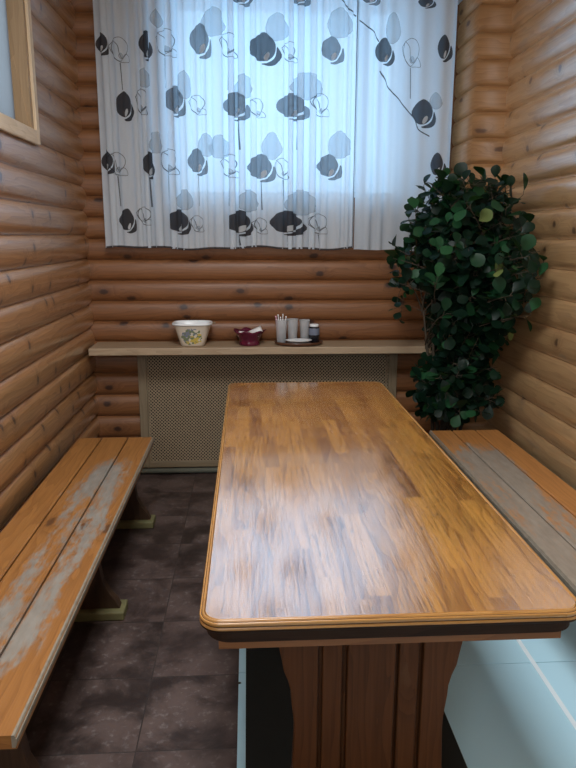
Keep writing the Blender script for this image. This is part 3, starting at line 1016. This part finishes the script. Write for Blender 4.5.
EDGE = [(-.0200, .7500, 0), (-.0185, .7482, 1), (-.0165, .7480, 1), (-.0150, .7497, 0), (-.0115, .7502, 0), (-.0085, .7492, 0), (-.0075, .7468, 1), (-.0060, .7462, 1),
        (-.0042, .7470, 0), (-.0015, .7462, 0), (.0000, .7435, 0), (-.0005, .7405, 0), (-.0030, .7388, 1), (-.0032, .7370, 1), (-.0008, .7355, 0), (.0000, .7320, 1), (-.0012, .7275, 1),
        (-.0045, .7255, 1), (-.0120, .7240, 1)]
EDGE = [(a * .6, b, c) for a, b, c in EDGE]
RC = 0.045


def ring_at(off):
    return rrect(TX0 - off, TX1 + off, TY0_ - off, TY1_ + off, RC + off)


mb = MB()
top = ring_at(EDGE[0][0])
mb.face([(x, y, EDGE[0][1]) for x, y in top], [(y, x) for x, y in top], 0)
rows, uvr = [], []
acc = 0
dark_rows = []
for i, (o_, z_, dd) in enumerate(EDGE):
    rg = ring_at(o_)
    rg.append(rg[0])
    acc += 0 if i == 0 else math.hypot(o_ - EDGE[i - 1][0], z_ - EDGE[i - 1][1])
    L = 0
    us = []
    for k, q in enumerate(rg):
        if k:
            L += math.hypot(q[0] - rg[k - 1][0], q[1] - rg[k - 1][1])
        us.append((L, acc + 3.3))
    rows.append([(x, y, z_) for x, y in rg])
    uvr.append(us)
for i in range(len(rows) - 1):
    mb.grid(rows[i:i + 2], uvr[i:i + 2], 2 if EDGE[i][2] and EDGE[i + 1][2] else 1)  # groove and lower edge rows take the near-black wood
bot = ring_at(-.0072)
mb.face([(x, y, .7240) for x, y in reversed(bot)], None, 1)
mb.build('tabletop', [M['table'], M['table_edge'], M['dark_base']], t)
# apron with rounded under-moulding
mb = MB()
ro = rrect(TX0 + .012, TX1 - .012, TY0_ + .012, TY1_ - .012, .05)
mb.prism(ro, 'z', .700, .724, 0, mi=1)  # slab coloured near-black in place of the shadow below the edge
ax_, bx_, ay_, by_ = TX0 + .036, TX1 - .036, TY0_ + .034, TY1_ - .034
mb.box((ax_, ay_, .672), (bx_, ay_ + .022, .700), 'x')
mb.box((ax_, by_ - .022, .672), (bx_, by_, .700), 'x')
mb.box((ax_, ay_ + .022, .672), (ax_ + .022, by_ - .022, .700), 'y')
mb.box((bx_ - .022, ay_ + .022, .672), (bx_, by_ - .022, .700), 'y')
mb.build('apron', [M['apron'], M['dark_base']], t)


def s_curve(z):
    """half width of the pedestal at height z: broad shoulder, narrow waist, flared foot"""
    pts = [(0, .235), (.06, .233), (.12, .205), (.20, .180), (.32, .176), (.42, .185), (.50, .206), (.56, .216), (.668, .218)]
    for (za, a), (zb, b) in zip(pts, pts[1:]):
        if za <= z <= zb:
            f = (z - za) / (zb - za)
            f = f * f * (3 - 2 * f)
            return a + (b - a) * f
    return pts[-1][1]


def pedestal(y0, face):
    mb = MB()
    cx = 0.274
    Z = [0.012 + .656 * i / 24 for i in range(25)]
    for sg in (-1, 1):
        inner = [(cx + sg * .122, z) for z in Z]
        outer = [(cx + sg * s_curve(z), z) for z in Z]
        ol = inner + outer[::-1]
        mb.prism(ol if sg > 0 else ol[::-1], 'y', y0 - .017, y0 + .017)
        xa, xb = sorted((cx + sg * .066, cx + sg * .112))
        mb.box((xa, y0 - .014, .012), (xb, y0 + .017, .668), 'z')
    mb.box((cx - .055, y0 - .022, .012), (cx + .056, y0 + .017, .668), 'z')
    mb.box((cx - .17, y0 + .004, .012), (cx + .17, y0 + .016, .668), 'z')
    return mb.build('pedestal', M['table_base'], t, bevel=.003)


pedestal(1.372, -1)
pedestal(2.93, 1)
mb = MB()
mb.box((.254, 1.392, .20), (.294, 2.912, .30), 'y')
mb.build('stretcher', M['table_base'], t, bevel=.003)
for yy in (1.372, 2.93):
    mb = MB()
    mb.box((.274 - .24, yy - .035, .0058), (.274 + .24, yy + .035, .0125), 'x')
    mb.build('foot', M['bench_leg'], t)
mb = MB()
mb.prism(rrect(-.020, .596, .95, 3.12, .01, 3), 'z', .0002, .0055)  # thin black sheet covering the dark floor area under the table
tag(recentre(mb.build('floor_layer', M['mat']), (.29, 2.0, 0)), 'thin black sheet lying under the long table', 'mat')


# ------------------------------------------------------------------ benches
def bench(label, x0, x1, y0, y1, boards, front, mat, legs):
    t = thing('bench', label, 'bench', ((x0 + x1) / 2, (y0 + y1) / 2, 0), None)
    t.location = (x0 if front > 0 else x0, y0, 0)
    mb = MB()
    for a, b in zip(boards, boards[1:]):
        # each plank with a small round-over and a tongue between neighbours
        ru, rv = random.uniform(0, 30), random.uniform(0, 30)
        e = .0045
        a, b = a + (.0020 if a != boards[0] else 0), b - (.0020 if b != boards[-1] else 0)
        prof = [(a + .001, .418), (a + .001, .4465), (a + .001 + e, .45), (b - .001 - e, .45), (b - .001, .4465), (b - .001, .418)]
        rows = [[(px, y0, pz) for px, pz in prof], [(px, y1, pz) for px, pz in prof]]
        uvr = [[(ru, rv + px + (pz - .45)) for px, pz in prof], [(ru + y1 - y0, rv + px + (pz - .45)) for px, pz in prof]]
        mb.grid(rows, uvr, 0, False)
        for y in (y0, y1):
            mb.face([(px, y, pz) for px, pz in prof], [(ru + px, rv + pz) for px, pz in prof])
        mb.face([(a + .001, y0, .418), (b - .001, y0, .418), (b - .001, y1, .418), (a + .001, y1, .418)], [(0, 0)] * 4)
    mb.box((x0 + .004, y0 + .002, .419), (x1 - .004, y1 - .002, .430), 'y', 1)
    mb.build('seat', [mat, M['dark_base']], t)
    # moulded bead along the front edge
    mb = MB()
    xf = x1 if front > 0 else x0
    s = 1 if front > 0 else -1
    prof = [(xf - s * .010, .4490), (xf - s * .009, .4514), (xf - s * .004, .4514), (xf - s * .002, .4475), (xf - s * .0015, .4440), (xf + s * .001, .4425), (xf + s * .001, .432), (xf - s * .003, .422), (xf - s * .010, .422)]
    mb.prism(prof if s > 0 else prof[::-1], 'y', y0 - .002, y1 + .002)
    o = mb.build('edge_moulding', M['bench_edge'], t)
    for yy in legs:
        mb = MB()
        cx = (x0 + x1) / 2
        hw = [(0.036, .165), (.07, .150), (.10, .125), (.15, .102), (.22, .092), (.30, .10), (.36, .13), (.418, .16)]
        ol = [(cx + w, z) for z, w in hw] + [(cx - w, z) for z, w in reversed(hw)]
        mb.prism(ol, 'y', yy - .02, yy + .02)
        lg = mb.build('leg', M['bench_leg'], t, bevel=.003)
        mb = MB()
        mb.box((x0 + .012, yy - .05, 0), (x1 - .006, yy + .05, .036), 'x')
        mb.build('foot', M['olive'], lg, bevel=.006)
    mb = MB()
    cx = (x0 + x1) / 2
    mb.box((cx - .015, legs[0] + .02, .27), (cx + .015, legs[-1] - .02, .33), 'y')
    mb.build('stretcher', M['bench_leg'], t)
    return t


bench('wooden bench along the left log wall with grey scuffs on orange planks', -0.86, -0.482, 1.215, 3.291, [-0.86, -0.742, -0.612, -0.482], 1, M['bench_left'], (1.50, 2.405, 3.235))
bench('wooden bench along the right log wall worn mostly to bare grey', 0.942, 1.312, 1.25, 3.335, [0.942, 1.062, 1.187, 1.312], -1, M['bench_right'], (1.55, 2.36, 3.27))

# ------------------------------------------------------------------ plant in the corner
t = thing('potted_plant', 'tall dark green bushy potted plant with round leaves in the right corner', 'plant', (1.12, 3.62, 0))
mb = MB()
mb.lathe([(0, 0), (.12, 0), (.13, .01), (.155, .22), (.165, .25), (.165, .28), (.15, .28), (.148, .25), (0, .25)], (1.12, 3.62, 0), 32)
mb.build('pot', M['pot'], t)
mb = MB()
mb.lathe([(0, .262), (.10, .260), (.147, .252)], (1.12, 3.62, 0), 24)
mb.build('soil', M['soil'], t)
rnd = random.Random(21)
stem = MB()
leafs = MB()


def leaf(p, d, nrm, L, Wd, tone):
    """round obovate leaf with a fold along the midrib"""
    d = d.normalized()
    s = d.cross(nrm)
    s = s.normalized() if s.length > 1e-4 else d.orthogonal().normalized()
    n = s.cross(d).normalized()
    prof = [(0, .05), (.15, .38), (.38, .80), (.62, 1.0), (.82, .82), (.95, .42), (1.0, .05)]
    rows, uv = [], []
    for a, w in prof:
        cup = -.10 * L * math.sin(a * PI) * 0 - .16 * L * a * a
        c = p + d * (a * L) + n * cup
        rows.append([c - s * (w * Wd / 2) + n * (w * Wd * .09), c, c + s * (w * Wd / 2) + n * (w * Wd * .09)])
        uv.append([(tone, 0), (tone, 0), (tone, 0)])
    leafs.grid(rows, uv)


def branch(p0, p1, bend, r0, nleaf, start, size, bright=0.0, nospray=True):
    p0, p1 = Vector(p0), Vector(p1)
    p1.x = min(p1.x, 1.345)
    mid = (p0 + p1) / 2 + Vector(bend)
    pts = []
    N = 12
    for i in range(N + 1):
        f = i / N
        q = p0 * (1 - f) ** 2 + mid * 2 * f * (1 - f) + p1 * f * f
        pts.append(q)
    stem.tube(pts, [r0 * (1 - .75 * i / N) for i in range(N + 1)], 6)
    ang = rnd.uniform(0, 6.28)
    for k in range(nleaf):
        f = start + (1 - start) * (k + rnd.uniform(-.3, .3)) / max(1, nleaf - 1)
        f = min(max(f, start), 1.0)
        i = min(int(f * N), N - 1)
        g = f * N - i
        q = pts[i] * (1 - g) + pts[i + 1] * g
        d0 = (pts[i + 1] - pts[i]).normalized()
        ang += 2.4 + rnd.uniform(-.4, .4)
        a = d0.orthogonal().normalized()
        b = d0.cross(a)
        out = a * math.cos(ang) + b * math.sin(ang)
        dr = (out * 1.0 + d0 * rnd.uniform(.1, .7) + Vector((0, 0, rnd.uniform(-.25, .3)))).normalized()
        L = size * rnd.uniform(.7, 1.25)
        nrm = Vector((rnd.uniform(-.6, .6), rnd.uniform(-1.0, .3), rnd.uniform(.2, 1.2)))
        st = q + dr * rnd.uniform(.010, .026)
        tip = st + dr * L
        if tip.x > 1.36 or (tip.y > 3.87 and tip.x > 1.2) or tip.y > 4.0 or q.x > 1.35:
            continue
        if tip.y > 3.90 and tip.z > 1.3:
            continue
        if (tip.z < .86 and tip.z > .74 and tip.y > 3.78) or (st.z < .84 and st.z > .76 and st.y > 3.79):
            continue
        if nospray and .82 < tip.z < 1.17 and tip.x < .985 + .3 * max(0, .95 - tip.z) - .5 * max(0, tip.z - 1.08):
            continue
        if tip.z < .47 and tip.y < 3.42:
            continue
        stem.tube([q, st], .0016, 4, cap=False)
        leaf(st, dr, nrm, L, L * rnd.uniform(.72, .95), rnd.uniform(0, .92) if rnd.random() > bright else rnd.uniform(.9, .999))


base = Vector((1.12, 3.62, .26))
# main upright stems
trunks = []
for (bx, by), (tx, ty, tz) in (((-.04, .0), (0.97, 3.60, 1.62)), ((.02, -.04), (1.12, 3.55, 1.70)), ((.05, .03), (1.25, 3.55, 1.66)), ((.0, .05), (1.10, 3.70, 1.45)), ((-.06, .03), (0.93, 3.70, 1.30)), ((.06, -.04), (1.28, 3.45, 1.40))):
    a = base + Vector((bx, by, 0))
    b = Vector((tx, ty, tz))
    trunks.append((a, b))
    branch(a, b, (rnd.uniform(-.05, .05), rnd.uniform(-.04, .04), .1), .011, 20, .55, .062, .03)
# side branches filling the crown
targets = []
for _ in range(120):
    z = rnd.uniform(1.0, 1.72)
    f = (z - 1.0) / .72
    y = rnd.uniform(3.22, 3.80)
    xc = 1.12 + .02 * f
    w = .24 if z < 1.55 else .20
    targets.append((rnd.uniform(xc - w + .02, xc + w + .06), y, z))
targets += [(0.79, 3.62, 1.38), (0.77, 3.60, 1.33), (0.80, 3.58, 1.20), (0.81, 3.66, 1.26), (0.85, 3.6, 1.52), (0.90, 3.62, 1.62), (0.88, 3.5, 1.44), (0.86, 3.5, 1.58), (0.90, 3.45, 1.5),
            (0.92, 3.6, 1.70), (1.02, 3.6, 1.74), (1.16, 3.55, 1.75), (1.27, 3.5, 1.72), (1.345, 3.12, 1.42), (1.345, 3.02, 1.33), (1.34, 3.02, 1.26), (1.34, 3.08, 1.16), (1.34, 3.2, 1.50), (1.08, 3.2, 1.42), (1.05, 3.2, 1.38), (1.2, 3.15, 1.3),
            (1.31, 3.0, 1.30), (1.33, 3.05, 1.38), (1.30, 3.05, 1.2), (1.26, 3.0, 1.36), (1.33, 3.1, 1.08), (1.28, 3.1, 1.46), (1.33, 3.15, 1.22), (1.22, 3.05, 1.18), (1.34, 3.2, 1.32), (1.34, 3.2, 1.16),
            (1.30, 3.2, 1.35), (1.32, 3.2, 1.2), (1.28, 3.2, 1.05), (1.3, 3.3, 1.0)]
for x, y, z in targets:
    a, b = trunks[rnd.randrange(len(trunks))]
    f = min(max((z - .25 - a.z) / (b.z - a.z), .15), .85)
    s = a.lerp(b, f) + Vector((0, 0, .03))
    branch(s, (x, y, z), (rnd.uniform(-.03, .03), rnd.uniform(-.03, .03), .06), .005, 15, .22, .068, .06 if x < .95 else .02)  # left side gets more bright leaves, window backlight put into the leaf tint
# a few hanging sprays on the left and the lower skirt
for x, y, z in ((0.80, 3.60, 1.06), (0.83, 3.60, 1.00)):
    branch((0.93, 3.60, 1.24), (x, y, z), (-.06, 0, .08), .003, 7, .3, .050, 0.1, False)
for _ in range(80):
    x = rnd.uniform(.97, 1.34)
    y = rnd.uniform(3.32, 3.74)
    z = rnd.uniform(.52, 1.02)
    branch(base + Vector((rnd.uniform(-.05, .05), rnd.uniform(-.05, .05), rnd.uniform(.05, .40))), (x, y, z), (0, 0, .12), .004, 14, .25, .066)
for x, y, z in ((.93, 3.62, .72), (.94, 3.60, .62), (.94, 3.50, .68), (.96, 3.45, .55), (1.02, 3.36, .56), (1.10, 3.34, .54), (1.2, 3.35, .55), (1.0, 3.4, .52), (.95, 3.55, .5)):
    branch(base + Vector((-.03, 0, .2)), (x, y, z), (0, 0, .08), .004, 14, .25, .064)
stem.build('stems', M['stem'], t, weld=False)
leafs.build('foliage', M['leaf'], t, weld=False)

# ------------------------------------------------------------------ things on the shelf
ZS = 0.818
# floral bowl
c = (-0.325, 3.925, ZS)
t = thing('enamel_bowl', 'white rimmed floral bowl at the left end of the wall shelf', 'bowl', c)


def squarish(r, z, a):
    k = 1.0 / (abs(math.cos(a)) ** 5 + abs(math.sin(a)) ** 5) ** .2
    k = 1 + (k - 1) * .65
    return r * k, z


mb = MB()
mb.lathe([(0, .004), (.060, .004), (.066, .0), (.071, .004), (.082, .04), (.098, .09), (.109, .124)], c, 48, fn=squarish, sy=.86)
mb.build('bowl_body', M['bowl'], t)
mb = MB()
mb.lathe([(.108, .122), (.116, .124), (.118, .129), (.115, .134), (.108, .134), (.102, .128), (.092, .092), (.076, .042), (.060, .010), (0, .008)], c, 48, fn=squarish, sy=.86)
mb.build('rim', M['white'], t)
mb = MB()
mb.tube([(c[0] + .112, c[1] - .012, ZS + .128), (c[0] + .128, c[1] - .012, ZS + .130), (c[0] + .132, c[1], ZS + .129), (c[0] + .128, c[1] + .012, ZS + .130), (c[0] + .112, c[1] + .012, ZS + .128)], .004, 8)
mb.build('handle', M['lat_frame'], t)

# maroon fluted dish
c = (0.005, 3.915, ZS)


def flute(r, z, a):
    k = max(0, (z - .03) / .06)
    return r * (1 + .07 * k * math.cos(7 * a)), z + .006 * k * math.cos(7 * a)


mb = MB()
mb.lathe([(0, .002), (.055, .0), (.062, .004), (.058, .018), (.056, .026), (.064, .045), (.080, .070), (.094, .086), (.090, .087), (.074, .070), (.056, .046), (.040, .032), (0, .030)], c, 64, fn=flute)
tag(recentre(mb.build('glass_dish', M['maroon']), c), 'maroon fluted glass dish on the shelf beside the bowl', 'dish')


def sachet(cx, cy, cz, w, h, rot, tilt, label, prn):
    mb = MB()
    rows = []
    for i in range(9):
        row = []
        for j in range(7):
            a, b = i / 8 - .5, j / 6 - .5
            th = .005 * max(0, 1 - (2 * a) ** 2) * max(0, 1 - (2 * b) ** 2)
            row.append(Vector((a * w, -th, b * h)))
        rows.append(row)
    back = [[Vector((q.x, -q.y, q.z)) for q in row] for row in rows]
    mb.grid(rows)
    mb.grid(back, flip=True)
    if prn:
        mb.grid([[Vector((q.x * .62 + .004, q.y - .0012, q.z * .30 + .004)) for q in row] for row in rows], mi=1)
    o = mb.build('sachet', [M['sachet'], M['sachet_print']])
    o.location = (cx, cy, cz)
    o.rotation_euler = (tilt, rot, 0)
    tag(o, label, 'sachet', 'paper sachets in the maroon dish')


sachet(.038, 3.905, ZS + .080, .085, .042, R(-24), R(-40), 'white paper sachet leaning highest out of the maroon dish', False)
sachet(-.022, 3.885, ZS + .068, .072, .036, R(6), R(-38), 'white sachet with dark print at the left front of the maroon dish', True)
sachet(.022, 3.875, ZS + .066, .070, .036, R(-6), R(-36), 'printed white sachet at the front right of the maroon dish', True)

# tray with cups, jar and saucer
c = (0.295, 3.925, ZS)
mb = MB()
mb.lathe([(0, .001), (.128, 0), (.138, .006), (.145, .020), (.140, .021), (.132, .010), (0, .009)], c, 48, sy=.74)
tag(recentre(mb.build('tray', M['tray']), c), 'dark brown oval wooden tray at the middle of the shelf', 'tray')
ZT_ = ZS + .0095


def cup(x, y, label, h, rt_, rb):
    mb = MB()
    mb.lathe([(0, .002), (rb, .0), (rb + .001, .004), (rt_, h), (rt_ + .0015, h + .002), (rt_ - .0015, h), (rb - .001, .006), (0, .005)], (x, y, ZT_), 28)
    return tag(recentre(mb.build('plastic_cup', M['cup']), (x, y, ZT_)), label, 'cup', 'clear plastic cups on the tray')


cup(.193, 3.925, 'clear plastic cup full of stirrers at the left of the tray', .135, .035, .025)
cup(.262, 3.968, 'empty clear cup just right of the cup of stirrers', .134, .034, .024)
cup(.335, 3.975, 'empty clear cup standing behind the black jar', .128, .031, .023)
for k, (dx, dy, tx, ty, h, m, lb) in enumerate((
        (-.008, -.006, -.032, -.012, .150, 'pink', 'pink stirrer leaning furthest left in the plastic cup'),
        (-.004, .004, -.018, .012, .156, 'stir_white', 'white stirrer just right of the pink one in the cup'),
        (.002, -.008, -.006, -.022, .146, 'stir_white', 'white stirrer at the front centre of the plastic cup'),
        (.006, .004, .010, .016, .158, 'stir_white', 'tallest white stirrer near the middle of the plastic cup'),
        (.010, -.003, .026, -.012, .149, 'stir_white', 'white stirrer leaning furthest right in the plastic cup'))):
    mb = MB()
    b = Vector((.193 + dx, 3.925 + dy, ZT_ + .007))
    e = Vector((.193 + tx, 3.925 + ty, ZT_ + h))
    mb.tube([b, e], .0026, 8)
    mb.tube([e, e + (e - b).normalized() * .010], .0042, 8)
    tag(recentre(mb.build('stirrer', M[m]), b), lb, 'stirrer', 'stirrers in the plastic cup')
mb = MB()
pc = (.292, 3.878, ZT_ + .0115)
mb.lathe([(0, .001), (.045, .0), (.052, .003), (.078, .010), (.080, .013), (.076, .013), (.050, .007), (0, .006)], pc, 40, sy=.66)
tag(recentre(mb.build('saucer', M['white']), pc), 'white oval saucer at the front of the dark tray', 'saucer')
jc = (.388, 3.935, ZT_)
t = thing('jar', 'small black jar with grey label and white lid on the tray', 'jar', jc)
mb = MB()
mb.lathe([(0, .001), (.028, 0), (.031, .004), (.031, .088), (.027, .094), (0, .094)], jc, 28)
mb.build('jar_body', M['black'], t)
mb = MB()
mb.lathe([(.0315, .046), (.0318, .048), (.0318, .084), (.0315, .086)], jc, 28)
mb.build('jar_label', M['jar_label'], t)
mb = MB()
mb.lathe([(.0, .0945), (.026, .0945), (.027, .098), (.027, .106), (.024, .109), (0, .110)], jc, 28)
mb.build('lid', M['white'], t)
